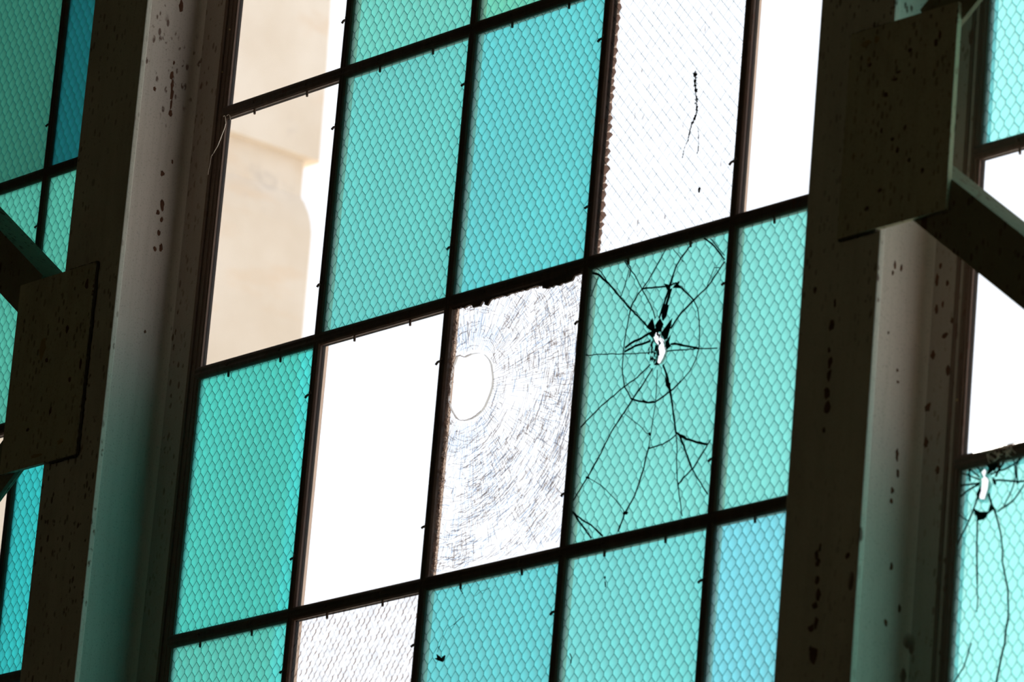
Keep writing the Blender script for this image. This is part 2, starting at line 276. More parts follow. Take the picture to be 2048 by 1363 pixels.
CRACKS_A= [(2.2, [(3.4207, -2.1656), (3.5095, -2.1718), (3.6072, -2.1827), (3.6499, -2.1771), (3.7069, -2.2098), (3.7829, -2.2554)]), (1.6, [(3.7829, -2.2554), (3.8133, -2.2859), (3.8322, -2.3322), (3.8407, -2.377), (3.8432, -2.4279), (3.8278, -2.4624), (3.7935, -2.4971), (3.7375, -2.5247)]), (2.4, [(3.7375, -2.5247), (3.6888, -2.5446), (3.6224, -2.5622), (3.572, -2.5733), (3.5192, -2.5692), (3.465, -2.558), (3.4009, -2.5402)]), (1.8, [(3.4009, -2.5402), (3.3492, -2.4922), (3.3254, -2.4318), (3.3207, -2.3693), (3.3286, -2.3084), (3.342, -2.2481)]), (2.0, [(3.342, -2.2481), (3.3572, -2.2102), (3.3882, -2.1834), (3.4207, -2.1656)]), (1.3, [(3.5359, -2.3978), (3.4207, -2.3887), (3.3129, -2.3754), (3.1862, -2.3605), (3.0588, -2.3463)]), (1.6, [(3.6245, -2.4077), (3.721, -2.4161), (3.8432, -2.4279), (3.9683, -2.4427)]), (2.6, [(3.6472, -2.3862), (3.6914, -2.392), (3.7363, -2.4032), (3.7986, -2.4167), (3.8432, -2.4279)]), (2.2, [(3.4876, -2.312), (3.4191, -2.2674), (3.351, -2.2271), (3.272, -2.1762), (3.1721, -2.1088)]), (2.8, [(3.1723, -2.1106), (3.1034, -2.0722), (3.0563, -2.0593)]), (1.3, [(3.1721, -2.1088), (3.1203, -2.0656), (3.0812, -2.0467)]), (1.6, [(3.5266, -2.282), (3.5081, -2.253), (3.4727, -2.2172), (3.4214, -2.1702), (3.3586, -2.108), (3.309, -2.0743), (3.2781, -2.0476)]), (3.4, [(3.5534, -2.2856), (3.5807, -2.2364), (3.6079, -2.1872), (3.6277, -2.1458)]), (2.4, [(3.6277, -2.1458), (3.6413, -2.1212), (3.672, -2.0946), (3.7041, -2.077), (3.7436, -2.0518)]), (4.5, [(3.5862, -2.2725), (3.5985, -2.2389), (3.6211, -2.1934)]), (1.8, [(3.4207, -2.1656), (3.4682, -2.1323), (3.5225, -2.0867), (3.5685, -2.0444)]), (3.0, [(3.6389, -2.3324), (3.7015, -2.2881), (3.791, -2.2521)]), (2.2, [(3.791, -2.2521), (3.872, -2.2195), (3.9266, -2.1833), (3.973, -2.1505)]), (1.0, [(3.6138, -2.0553), (3.6624, -2.0888), (3.6918, -2.1106)]), (2.2, [(3.8207, -2.0478), (3.8764, -2.0752), (3.9335, -2.1142), (3.972, -2.1433)]), (1.4, [(3.8649, -2.056), (3.9127, -2.0892), (3.9697, -2.1281)]), (1.2, [(3.941, -2.1652), (3.9061, -2.1603), (3.8639, -2.2228)]), (2.8, [(3.6051, -2.4507), (3.6488, -2.5089), (3.6746, -2.5645)]), (2.4, [(3.6746, -2.5645), (3.7018, -2.6289), (3.7295, -2.6974)]), (1.6, [(3.7295, -2.6974), (3.7457, -2.747), (3.7502, -2.7994), (3.7618, -2.8525), (3.7899, -2.9246), (3.8166, -2.9877)]), (3.0, [(3.7295, -2.6974), (3.8028, -2.7281), (3.874, -2.7471), (3.953, -2.7637)]), (2.0, [(3.953, -2.7637), (3.968, -2.7509)]), (1.8, [(3.7339, -2.704), (3.6897, -2.7185), (3.6478, -2.7264), (3.553, -2.7296)]), (2.2, [(3.7515, -2.7062), (3.7994, -2.7622), (3.8522, -2.8289)]), (1.8, [(3.8522, -2.8289), (3.9107, -2.8788), (3.9783, -2.9338)]), (2.2, [(3.9484, -2.7674), (3.9076, -2.8011), (3.8696, -2.8309), (3.8054, -2.8577), (3.7708, -2.8777)]), (2.2, [(3.5361, -2.4549), (3.474, -2.5039), (3.4027, -2.5518), (3.2845, -2.638), (3.2089, -2.7166), (3.1392, -2.7785), (3.0526, -2.8474)]), (1.9, [(3.5162, -2.4391), (3.434, -2.4724), (3.341, -2.4956), (3.1976, -2.5391), (3.0609, -2.5971)]), (1.2, [(3.5688, -2.4635), (3.5719, -2.5165), (3.5756, -2.5738), (3.5647, -2.6378), (3.552, -2.7234)]), (2.4, [(3.552, -2.7234), (3.5217, -2.8066), (3.4811, -2.8799), (3.4199, -2.9335), (3.3853, -2.9902)]), (1.0, [(3.1389, -2.7767), (3.243, -2.8171), (3.34, -2.8721), (3.4288, -2.9345)]), (2.0, [(3.0495, -2.8821), (3.1205, -2.9341), (3.2008, -2.9911)]), (1.9, [(3.0495, -2.8821), (3.1273, -2.9217), (3.1935, -2.9467), (3.2807, -2.994)]), (0.9, [(3.3869, -2.563), (3.3643, -2.5865), (3.4595, -2.6335), (3.5362, -2.6779)]), (3.4, [(3.4904, -2.3301), (3.4478, -2.3376), (3.3958, -2.3421), (3.3312, -2.3574)]), (3.0, [(3.5033, -2.3565), (3.4513, -2.3601), (3.3986, -2.3602), (3.3298, -2.3705)]), (1.3, [(3.0611, -2.1427), (3.0819, -2.1052), (3.1042, -2.0768)]), (1.2, [(3.272, -2.1762), (3.2996, -2.1265), (3.3159, -2.0842)]), (1.6, [(3.2867, -2.0461), (3.3274, -2.0787), (3.3202, -2.1116)]), (3.8, [(3.4107, -2.9307), (3.4409, -2.9342)]), (3.8, [(3.6517, -2.1889), (3.6706, -2.1765)]), (3.5, [(3.5444, -2.6745), (3.5546, -2.6845)]), (2.6, [(3.1298, -2.7756), (3.1522, -2.7818)])]
HOLE_A= [(3.5112, -2.3102), (3.5233, -2.3156), (3.5366, -2.3288), (3.5601, -2.3357), (3.574, -2.3527), (3.5983, -2.3653), (3.601, -2.3826), (3.6142, -2.3957), (3.6128, -2.4105), (3.6005, -2.4277), (3.5842, -2.4425), (3.5654, -2.4419), (3.549, -2.4323), (3.5536, -2.414), (3.5468, -2.3943), (3.5514, -2.3761), (3.5267, -2.3614), (3.5087, -2.342), (3.5193, -2.3378), (3.513, -2.3218)]
SHARDS_A= [[(3.4709, -2.3063), (3.5079, -2.2791), (3.5296, -2.3124), (3.5193, -2.328)], [(3.531, -2.3069), (3.5615, -2.2864), (3.5877, -2.3107), (3.569, -2.3346), (3.5458, -2.3296)], [(3.5772, -2.3395), (3.6009, -2.3238), (3.6454, -2.2978), (3.6384, -2.3251), (3.6221, -2.3644), (3.6037, -2.3657)], [(3.5764, -2.2374), (3.6154, -2.2484), (3.6026, -2.2863), (3.5821, -2.2987), (3.5721, -2.2822)], [(3.4816, -2.3267), (3.5187, -2.3241), (3.5288, -2.3406), (3.5147, -2.3463)], [(3.6431, -2.3559), (3.6353, -2.3774), (3.649, -2.3943), (3.6204, -2.4018), (3.6125, -2.3744)], [(3.545, -2.4445), (3.5831, -2.4495), (3.562, -2.4336)], [(3.5732, -2.1687), (3.6044, -2.1769), (3.6173, -2.1881), (3.5959, -2.1946)], [(3.6329, -2.1922), (3.6534, -2.1799), (3.6978, -2.2031), (3.6633, -2.1964)], [(3.5453, -2.3749), (3.5615, -2.3827), (3.5569, -2.4009), (3.541, -2.3951)], [(3.6276, -2.4966), (3.669, -2.5244), (3.665, -2.5464), (3.6399, -2.5282)], [(3.4796, -2.5527), (3.5269, -2.5681), (3.5647, -2.571), (3.497, -2.5681)]]
WIRE_A= [(3.5473, -2.3393), (3.5849, -2.3651), (3.5961, -2.3797), (3.6031, -2.3957), (3.6222, -2.4133)]
CRACKS_B= [(2.4, [(5.6976, -3.2128), (5.7012, -3.2827), (5.7104, -3.353), (5.7188, -3.4173)]), (1.4, [(5.7188, -3.4173), (5.7268, -3.4584), (5.7258, -3.507)]), (2.8, [(5.7545, -3.1382), (5.7722, -3.1693), (5.8036, -3.2076)]), (2.2, [(5.8036, -3.2076), (5.828, -3.2508), (5.845, -3.2873), (5.8577, -3.3232), (5.8617, -3.3696)]), (2.4, [(5.8617, -3.3696), (5.8826, -3.412), (5.9006, -3.4483), (5.9096, -3.5007), (5.9141, -3.541)]), (3.0, [(5.9141, -3.541), (5.9045, -3.5799), (5.9035, -3.6196), (5.8885, -3.6578), (5.8793, -3.691), (5.8656, -3.7406)]), (2.2, [(5.7896, -3.1017), (5.8358, -3.1072), (5.8799, -3.1147), (5.9239, -3.1223), (5.965, -3.1248)]), (2.2, [(5.814, -3.203), (5.856, -3.1917), (5.9031, -3.1787), (5.9381, -3.154), (5.9659, -3.133)]), (1.8, [(5.8502, -3.1887), (5.8793, -3.1586), (5.898, -3.1319), (5.909, -3.1043), (5.8979, -3.0625), (5.8876, -3.0381)]), (2.2, [(5.7567, -3.0804), (5.7888, -3.0755), (5.8375, -3.0738), (5.8906, -3.0645), (5.9375, -3.0499)]), (2.6, [(5.6986, -3.1258), (5.6835, -3.156), (5.665, -3.1859), (5.6462, -3.2127)]), (2.2, [(5.6462, -3.2127), (5.6121, -3.2495), (5.5926, -3.2705), (5.5794, -3.298)]), (1.6, [(5.6464, -3.2139), (5.6119, -3.2001), (5.5769, -3.1827)]), (2.2, [(5.6988, -3.0985), (5.6493, -3.0968), (5.5831, -3.0948)]), (2.4, [(5.696, -3.1034), (5.6401, -3.112), (5.585, -3.13)]), (1.8, [(5.6944, -3.0893), (5.6351, -3.0688), (5.5762, -3.0542)]), (1.8, [(5.6965, -3.0791), (5.656, -3.0597), (5.6209, -3.0409), (5.593, -3.0375)]), (1.8, [(5.7001, -3.062), (5.6706, -3.0439), (5.6637, -3.0314)]), (2.6, [(5.6314, -3.0363), (5.6307, -3.0596), (5.6394, -3.0868)]), (2.0, [(5.705, -3.5994), (5.6892, -3.6321), (5.6667, -3.6727), (5.6119, -3.7159)]), (3.4, [(5.7775, -3.0712), (5.7969, -3.0503), (5.7845, -3.0372)]), (3.4, [(5.7905, -3.0902), (5.8047, -3.0716), (5.8299, -3.0543), (5.8341, -3.0432)]), (2.5, [(5.7398, -3.0755), (5.7596, -3.0575), (5.7741, -3.0418)]), (2.4, [(5.9266, -3.0486), (5.9095, -3.0697), (5.9225, -3.129)]), (3.5, [(5.7747, -3.0953), (5.7931, -3.1137)])]
HOLE_B= [(5.7073, -3.0527), (5.7244, -3.0594), (5.7308, -3.0671), (5.7247, -3.081), (5.741, -3.0899), (5.7485, -3.0983), (5.7468, -3.1127), (5.745, -3.1252), (5.7369, -3.1405), (5.7308, -3.1543), (5.6908, -3.1479), (5.6835, -3.1314), (5.6952, -3.1095), (5.695, -3.0891), (5.6901, -3.0838), (5.7049, -3.0798), (5.6898, -3.0623)]
SHARDS_B= [[(5.6692, -3.1747), (5.683, -3.1995), (5.7389, -3.2117), (5.7858, -3.194), (5.7673, -3.1745), (5.7612, -3.1969), (5.7093, -3.191)], [(5.6886, -3.1915), (5.6961, -3.2184), (5.7342, -3.2181), (5.7582, -3.2093)], [(5.7739, -3.0883), (5.784, -3.1098), (5.7989, -3.1173), (5.7857, -3.0966)], [(5.7251, -3.0417), (5.7745, -3.0447), (5.7848, -3.0402), (5.8179, -3.0441), (5.7982, -3.0621), (5.7457, -3.0791), (5.7455, -3.0587)], [(5.6939, -3.1514), (5.6819, -3.1326), (5.7032, -3.1089), (5.7093, -3.1242)]]
HOLE_C= [(2.0795, -2.2591), (2.0918, -2.246), (2.1051, -2.2238), (2.1311, -2.2239), (2.1617, -2.2354), (2.1913, -2.2318), (2.2168, -2.2297), (2.2515, -2.2314), (2.2779, -2.2348), (2.305, -2.2426), (2.3241, -2.2534), (2.3483, -2.2691), (2.3662, -2.2881), (2.3778, -2.3146), (2.3884, -2.3409), (2.3876, -2.3698), (2.3784, -2.3894), (2.3683, -2.4047), (2.3475, -2.4311), (2.3245, -2.4456), (2.2924, -2.4573), (2.2509, -2.4646), (2.2167, -2.4653), (2.1905, -2.4633), (2.1637, -2.4578), (2.1496, -2.4519), (2.1298, -2.4378), (2.1148, -2.4267), (2.0887, -2.4026), (2.0766, -2.3843), (2.0719, -2.3586), (2.0739, -2.3086)]
STAIN= [(5, [(3.6675, -1.4478), (3.6748, -1.4704), (3.6789, -1.4979)]), (4, [(3.6789, -1.4979), (3.6894, -1.533), (3.6975, -1.561)]), (2.4, [(3.6975, -1.561), (3.7032, -1.582), (3.701, -1.6016)]), (3, [(3.701, -1.6016), (3.6846, -1.6224), (3.6734, -1.634)]), (1.8, [(3.6734, -1.634), (3.6643, -1.6592), (3.661, -1.6807)]), (1.2, [(3.661, -1.6807), (3.6366, -1.7082), (3.6285, -1.7402)]), (1.2, [(3.7179, -1.6456), (3.7271, -1.6723), (3.7353, -1.7267), (3.7294, -1.7391)]), (3, [(3.7601, -1.8662), (3.7621, -1.8797)])]
LINT= [(1.0, [(2.1659, -3.2724), (2.1723, -3.2546)]), (2.0, [(2.1712, -3.2591), (2.1785, -3.2516)]), (0.8, [(2.1783, -3.2506), (2.1978, -3.225), (2.2217, -3.1975), (2.2679, -3.1861), (2.3315, -3.1651)]), (1.6, [(2.2681, -3.1871), (2.3042, -3.1738), (2.3297, -3.1659)]), (0.8, [(2.4068, -3.104), (2.4521, -3.0896), (2.4808, -3.0899), (2.5134, -3.0856)]), (1.5, [(2.2914, -3.0617), (2.3004, -3.0743), (2.3147, -3.0836)]), (2.2, [(3.3214, -3.1342), (3.3244, -3.1413)]), (1.6, [(3.3262, -3.1527), (3.3329, -3.1713)]), (1.5, [(3.1216, -3.3731), (3.136, -3.388), (3.1329, -3.4078)])]
LEAF= [(2.1554, -3.2941), (2.1747, -3.2933), (2.1664, -3.28), (2.1876, -3.29), (2.2065, -3.2979), (2.2262, -3.2893), (2.2222, -3.304), (2.2108, -3.3107), (2.1905, -3.3055), (2.1762, -3.3017)]


# ---------------------------------------------------------------- hall shell
X0, X1, YB, ZT = -5.2, 12.0, -11.0, 9.6
WU = [(-5.51, 'left'), (0.0, 'mid'), (5.51, 'right')]; VT, VB = 2, -5
def struct(name, bm, m, label): return tag(mesh_obj(name, bm, m), label=label, kind='structure')
bm = bmesh.new(); wbox(bm, (X0, YB, -.2), (X1, .5, 0)); struct('floor', bm, 'floor', 'bare concrete floor of the dim hall')
bm = bmesh.new(); wbox(bm, (X0, YB, ZT), (X1, .5, ZT+.2)); struct('ceiling', bm, 'ceil', 'dark roof deck of the hall')
bm = bmesh.new(); wbox(bm, (X0-.2, YB, 0), (X0, .3, ZT)); struct('wall_left', bm, 'wall', 'dim plastered end wall at the left')
bm = bmesh.new(); wbox(bm, (X1, YB, 0), (X1+.2, .3, ZT)); struct('wall_right', bm, 'wall', 'dim plastered end wall at the right')
bm = bmesh.new(); OX0, OX1, OZ0, OZ1 = 0.5, 9.0, 4.2, 6.6
wbox(bm, (X0, YB-.2, 0), (X1, YB, OZ0)); wbox(bm, (X0, YB-.2, OZ1), (X1, YB, ZT)); wbox(bm, (X0, YB-.2, OZ0), (OX0, YB, OZ1)); wbox(bm, (OX1, YB-.2, OZ0), (X1, YB, OZ1)); struct('wall_front', bm, 'wall', 'dim plastered wall opposite the windows')
w_fill = tag(empty('window_4', (OX0, YB-.1, OZ0)), 'unseen window band added for fill light in the wall opposite', kind='structure')  # added behind the camera, sized to give the hall its ambient fill
bm = bmesh.new(); wbox(bm, (OX0, YB-.105, OZ0), (OX1, YB-.098, OZ1)); mesh_obj('glass_pane', bm, 'fill_glass', w_fill)
bm = bmesh.new()
for i in range(11): x = OX0+(OX1-OX0)*i/10; wbox(bm, (x-.025, YB-.13, OZ0), (x+.025, YB-.08, OZ1))
for i in range(4): z = OZ0+(OZ1-OZ0)*i/3; wbox(bm, (OX0, YB-.128, z-.02), (OX1, YB-.082, z+.02))
mesh_obj('window_frame', bm, 'frame', w_fill)
zb, zt = P(0, VB, 0).z, P(0, VT, 0).z
bm = bmesh.new()
wbox(bm, (X0, .036, 0), (X1, .35, zb-.03)); wbox(bm, (X0, .036, zt), (X1, .35, ZT))
piers = [(X0/W, -5.51), (-.51, 0.0), (5.0, 5.51), (10.51, X1/W)]
for a, b in piers: wbox(bm, (a*W, .022, zb-.03), (b*W, .036, zt))
struct('wall_back', bm, 'wall', 'window wall between and around the tall steel windows')

# ---------------------------------------------------------------- windows
CLIPV = (.225, .815); CLIPH = (.31, .73)
# colours of the teal panes (as transmitted) keyed by (window, column, row); 'C' clear, 'R' ribbed wired, 'H' hammered, 'X' shattered, 'A' broken teal, 'B' broken pale teal
TEAL = (.045, .44, .40)
K = {('mid',0,0):'C', ('mid',1,0):(0.039,0.455,0.359,1), ('mid',2,0):(0.039,0.455,0.290,1), ('mid',3,0):'R', ('mid',4,0):'C',
     ('mid',0,1):'C', ('mid',1,1):(0.023,0.448,0.400,1), ('mid',2,1):(0.008,0.455,0.462,1), ('mid',3,1):'R', ('mid',4,1):'C',
     ('mid',0,2):(0.010,0.511,0.469,.55), ('mid',1,2):'C', ('mid',2,2):'X', ('mid',3,2):'A', ('mid',4,2):(0.098,0.552,0.483,1),
     ('mid',0,3):(0.018,0.511,0.462,.7), ('mid',1,3):'H', ('mid',2,3):(0.026,0.462,0.476,1), ('mid',3,3):(0.065,0.524,0.497,1), ('mid',4,3):(0.078,0.511,0.593,1),
     ('right',0,0):(0.065,0.469,0.455,1), ('right',0,1):(0.039,0.428,0.428,1), ('right',0,2):'C', ('right',0,3):'B',
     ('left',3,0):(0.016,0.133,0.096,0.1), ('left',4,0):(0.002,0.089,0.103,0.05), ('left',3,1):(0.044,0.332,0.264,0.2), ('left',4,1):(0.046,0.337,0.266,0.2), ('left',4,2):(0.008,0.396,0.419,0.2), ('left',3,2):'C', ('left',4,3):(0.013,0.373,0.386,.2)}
LBL = {('mid',0,0):'clear pane, stone tower outside', ('mid',1,0):'teal wired pane at the top, second column', ('mid',2,0):'greenish teal wired pane at the top edge', ('mid',0,1):'clear pane showing the notched edge of the stone tower',
     ('mid',1,1):'teal wired pane right of the clear tower pane', ('mid',2,1):'bluish teal wired pane beside the diamond-wired clear pane', ('mid',3,1):'clear pane with fine diamond wire and a dark vertical stain', ('mid',4,1):'blank white clear pane beside the right column',
     ('mid',0,2):'green-teal wired pane below the tower pane', ('mid',1,2):'blank white clear pane left of the shattered one', ('mid',2,2):'shattered clear pane with an oval hole', ('mid',3,2):'cracked teal wired pane with a bullet-like hole', ('mid',4,2):'teal wired pane right of the cracked one',
     ('mid',0,3):'teal wired pane at the lower left corner', ('mid',1,3):'hammered clear pane with brown ripples', ('mid',2,3):'blue-teal wired pane with dry debris stuck on it', ('mid',3,3):'pale teal wired pane below the cracked one', ('mid',4,3):'sky blue wired pane beside the right column',
     ('right',0,1):'sunlit pale teal wired pane', ('right',0,2):'blank white clear pane behind the brace', ('right',0,3):'sunlit pale teal pane with a punched hole and long cracks',
     ('left',3,0):'dull green wired pane', ('left',4,0):'deep blue-green wired pane', ('left',3,1):'dull teal wired pane behind the brace', ('left',4,1):'teal wired pane between brace and column', ('left',4,2):'bright turquoise wired pane'}
rng = random.Random(7)
def vm(w): return w/HR          # a metric width (pane widths) as a v step
VBAR = [(0.0,-.023), (.056,-.023), (.056,-.012), (.048,-.003), (.038,0), (.030,-.003), (.026,-.003), (.018,0), (.008,-.003), (0,-.012)]
def make_window(idx, u0, key, label):
    root = tag(empty('window_%d' % idx, P(u0+2.5, VB, 0)), label=label, kind='structure')
    # surrounding frame: head, sill and both jambs, each a stepped angle
    for side in (0, 1):
        bm = bmesh.new(); a = u0 if side == 0 else u0+5; s = 1 if side == 0 else -1
        pr = [(-.004,-.080), (-.004,.006), (.016,.006), (.018,-.002), (.048,-.002), (.050,-.006), (.066,-.006), (.070,-.012), (.079,-.012), (.079,-.023), (.030,-.023), (.030,-.080)]
        prism(bm, [(a + s*x, n) for x, n in pr], VB, VT, 'v'); mesh_obj('frame_jamb', bm, 'frame', root)
        bm = bmesh.new(); prism(bm, [(a+s*.030, -.038), (a+s*.088, -.038), (a+s*.034, -.078), (a+s*.030, -.078)], VB, VT, 'v')
        mesh_obj('glazing_putty', bm, 'putty', root)
    for v, s in ((VT, -1), (VB, 1)):
        bm = bmesh.new(); prism(bm, [(v + s*vm(x), n) for x, n in [(-.03,-.08), (-.03,.006), (.05,0), (.07,-.012), (.07,-.023), (.03,-.023), (.03,-.08)]], u0, u0+5, 'u')
        mesh_obj('frame_rail', bm, 'frame', root)
    # sash bars: moulded bead on the room side, thin stem and putty outside
    for c in range(1, 5):
        bm = bmesh.new(); u = u0+c; prism(bm, [(u+x, n) for x, n in VBAR], VB, VT, 'v'); box(bm, u+.020, u+.036, VB, VT, -.075, -.023)
        o = mesh_obj('vertical_sash_bar', bm, 'muntin', root)
        bm = bmesh.new(); prism(bm, [(u+.036,-.038), (u+.063,-.038), (u+.038,-.073), (u+.036,-.073)], VB, VT, 'v'); prism(bm, [(u+.020,-.038), (u-.002,-.038), (u+.018,-.073), (u+.020,-.073)], VB, VT, 'v')
        mesh_obj('glazing_putty', bm, 'putty', root)
    for r in range(VB+1, VT):
        bm = bmesh.new()
        pr = [(0,-.023), (-.066,-.023), (-.066,-.012), (-.058,-.004), (-.045,.001), (-.035,-.003), (-.030,-.003), (-.020,.001), (-.008,-.003), (0,-.012)]
        prism(bm, [(r + vm(x), n) for x, n in pr], u0+.05, u0+4.95, 'u'); box(bm, u0+.05, u0+4.95, r-vm(.042), r-vm(.026), -.060, -.023)
        mesh_obj('horizontal_sash_bar', bm, 'muntin', root)
        bm = bmesh.new(); prism(bm, [(r-vm(.042),-.038), (r-vm(.068),-.038), (r-vm(.044),-.058), (r-vm(.042),-.058)], u0+.05, u0+4.95, 'u')
        mesh_obj('glazing_putty', bm, 'putty', root)
    # glazing clips: a bent pin on the bar edge, with the round head on the bead
    cl = [(c, r) for c in range(1, 5) for r in range(0, 4)] if key == 'mid' else ([(4, r) for r in range(0, 3)] if key == 'left' else [])
    for c, r in cl:
        for fr in CLIPV:
            bm = bmesh.new(); u, v = u0+c, -r-fr+rng.uniform(-.006, .006); L = rng.uniform(.022, .034)
            tube(bm, [P(u+.006, v, -.014), P(u-L*.7, v-.001, -.016), P(u-L, v-.004-rng.uniform(0,.006), -.014)], .0064*W)
            knob(bm, P(u+.024, v, .001), .011*W); mesh_obj('glazing_clip', bm, 'muntin', root)
    hl = [(c, r) for c in range(0, 5) for r in (1, 2, 3)] if key == 'mid' else ([(0, 2), (0, 3)] if key == 'right' else [(4, 1)])
    for c, r in hl:
        for fr in CLIPH:
            bm = bmesh.new(); u, v = u0+c+fr+rng.uniform(-.012, .012), -r-vm(.066)
            tube(bm, [P(u, v+.004, -.013), P(u, v-.012, -.015), P(u+.003, v-.020, -.013)], .0062*W)
            knob(bm, P(u-.004, v+vm(.033), .000), .010*W); mesh_obj('glazing_clip', bm, 'muntin', root)
    # panes
    for c in range(5):
        for r in range(-VT, -VB):
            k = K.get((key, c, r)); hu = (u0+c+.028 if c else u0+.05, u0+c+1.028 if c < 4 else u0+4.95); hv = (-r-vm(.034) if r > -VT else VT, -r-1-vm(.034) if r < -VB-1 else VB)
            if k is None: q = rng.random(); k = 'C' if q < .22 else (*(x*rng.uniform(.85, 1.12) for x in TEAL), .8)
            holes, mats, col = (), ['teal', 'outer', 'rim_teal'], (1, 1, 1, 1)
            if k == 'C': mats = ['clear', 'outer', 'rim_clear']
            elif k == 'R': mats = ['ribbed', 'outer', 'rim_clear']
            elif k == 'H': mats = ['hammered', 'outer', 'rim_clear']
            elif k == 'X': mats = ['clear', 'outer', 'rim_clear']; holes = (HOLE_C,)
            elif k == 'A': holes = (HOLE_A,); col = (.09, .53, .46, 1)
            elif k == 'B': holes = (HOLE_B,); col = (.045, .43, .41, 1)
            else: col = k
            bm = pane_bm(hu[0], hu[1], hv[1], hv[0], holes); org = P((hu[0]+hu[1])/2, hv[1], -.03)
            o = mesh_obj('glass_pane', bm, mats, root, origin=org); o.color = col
            if (key, c, r) in LBL: o['label'] = LBL[(key, c, r)]
            PANES[(key, c, r)] = o
    return root
def tube(bm, pts, r, seg=6, taper=1.0):
    rows = []; k = len(pts)
    for i, p in enumerate(pts):
        d = (pts[min(i+1, k-1)] - pts[max(i-1, 0)]).normalized(); a = d.orthogonal().normalized(); b = d.cross(a); rr = r*(1+(taper-1)*i/(k-1))
        rows.append([bm.verts.new(p + (a*math.cos(t) + b*math.sin(t))*rr) for t in [2*math.pi*j/seg for j in range(seg)]])
    for i in range(k-1):
        for j in range(seg): bm.faces.new((rows[i][j], rows[i][(j+1) % seg], rows[i+1][(j+1) % seg], rows[i+1][j]))
    bm.faces.new(rows[0][::-1]); bm.faces.new(rows[-1])
def knob(bm, c, r):
    q = bmesh.ops.create_icosphere(bm, subdivisions=1, radius=r); bmesh.ops.scale(bm, verts=q['verts'], vec=(1, .6, 1)); bmesh.ops.translate(bm, verts=q['verts'], vec=c)
PANES = {}
def screws(root, pts):
    for u, v in pts:
        bm = bmesh.new(); knob(bm, P(u, v, .003), .0065*W); o = mesh_obj('screw_head', bm, 'chip', root)
w1 = make_window(1, -5.51, 'left', 'steel window at the left edge, its dull teal panes seen past the brace')
w2 = make_window(2, 0.0, 'mid', 'steel window in the middle with teal, clear, shattered and cracked panes')
w3 = make_window(3, 5.51, 'right', 'steel window at the right edge with sunlit pale teal panes')

screws(w2, [(.010, -1.245), (.026, -.862), (.052, -.70)]); screws(w3, [(5.556, -2.824)])
# ---- broken glass details (sub-parts of their pane)
def on(pane, name, bm, mats, label=None):
    o = mesh_obj(name, bm, mats, None); o.parent = pane
    o.matrix_parent_inverse = Matrix.Translation(pane.location).inverted()
    if label: o['label'] = label
    return o
pa = PANES[('mid',3,2)]; rg = random.Random(3)
bm = bmesh.new()
for w, pts in CRACKS_A:
    ribbon(bm, wobble(pts, rg, .0016), w*3.5, -.0245, .0016)
    if w > 1.8: ribbon(bm, [(p[0]+.004, p[1]+.001) for p in wobble(pts, rg, .003)], w*1.4, -.0245, .0014)
    for p in pts[1:-1]:
        if rg.random() < .35:
            a = rg.uniform(0, 6.28); L = rg.uniform(.01, .025); ribbon(bm, [p, (p[0]+L*math.cos(a), p[1]+L*math.sin(a))], w*2, -.0245, .0014, True)
on(pa, 'crack', bm, 'crack', 'dark cracks in a ring and long rays around the hole')
bm = bmesh.new()
for s in SHARDS_A: polyslab(bm, s, -.0246, -.021)
for i in range(46):
    a = rg.uniform(0, 6.28); rr = rg.uniform(.03, .085); cu, cv = HOLE_A[0][0]+.03+rr*.55*math.cos(a), HOLE_A[5][1]+rr*.9*math.sin(a); s = rg.uniform(.003, .010)
    polyslab(bm, [(cu+s*math.cos(t+a), cv+s*1.2*math.sin(t+a)) for t in (0, 2.0+rg.uniform(-.4,.4), 4.2)], -.0246, -.0225)
on(pa, 'glass_shard', bm, 'shard', 'crushed dark glass around the hole')
bm = bmesh.new(); tube(bm, [P(u, v, -.03) for u, v in WIRE_A], .0016*W, 5); on(pa, 'loose_wire', bm, 'dark')
pb = PANES[('right',0,3)]; bm = bmesh.new()
for w, pts in CRACKS_B: ribbon(bm, wobble(pts, rg, .0014), w*3.8, -.0245, .0016)
on(pb, 'crack', bm, 'crack', 'dark cracks running down from the hole')
bm = bmesh.new()
for s in SHARDS_B: polyslab(bm, s, -.0246, -.021)
on(pb, 'glass_shard', bm, 'shard', 'crushed green glass under the hole')
# stain and lint
bm = bmesh.new()
for w, pts in STAIN:
    for i in range(int(w*9)):
        j = rg.randrange(len(pts)-1); t = rg.random(); a, b = pts[j], pts[j+1]
        c = (a[0]+(b[0]-a[0])*t+rg.gauss(0, .0011*w), a[1]+(b[1]-a[1])*t); s = rg.uniform(.0018, .0045)
        polyslab(bm, [(c[0]+s*math.cos(k)*rg.uniform(.6,1.2), c[1]+s*1.3*math.sin(k)*rg.uniform(.6,1.2)) for k in (0, 1.2, 2.4, 3.7, 5)], -.0245, -.0225)
    ribbon(bm, wobble(pts, rg, .001), w*.9, -.0245, .0014)
on(PANES[('mid',3,1)], 'stain', bm, 'dark', 'dark vertical drip of dirt')
pc = PANES[('mid',2,2)]

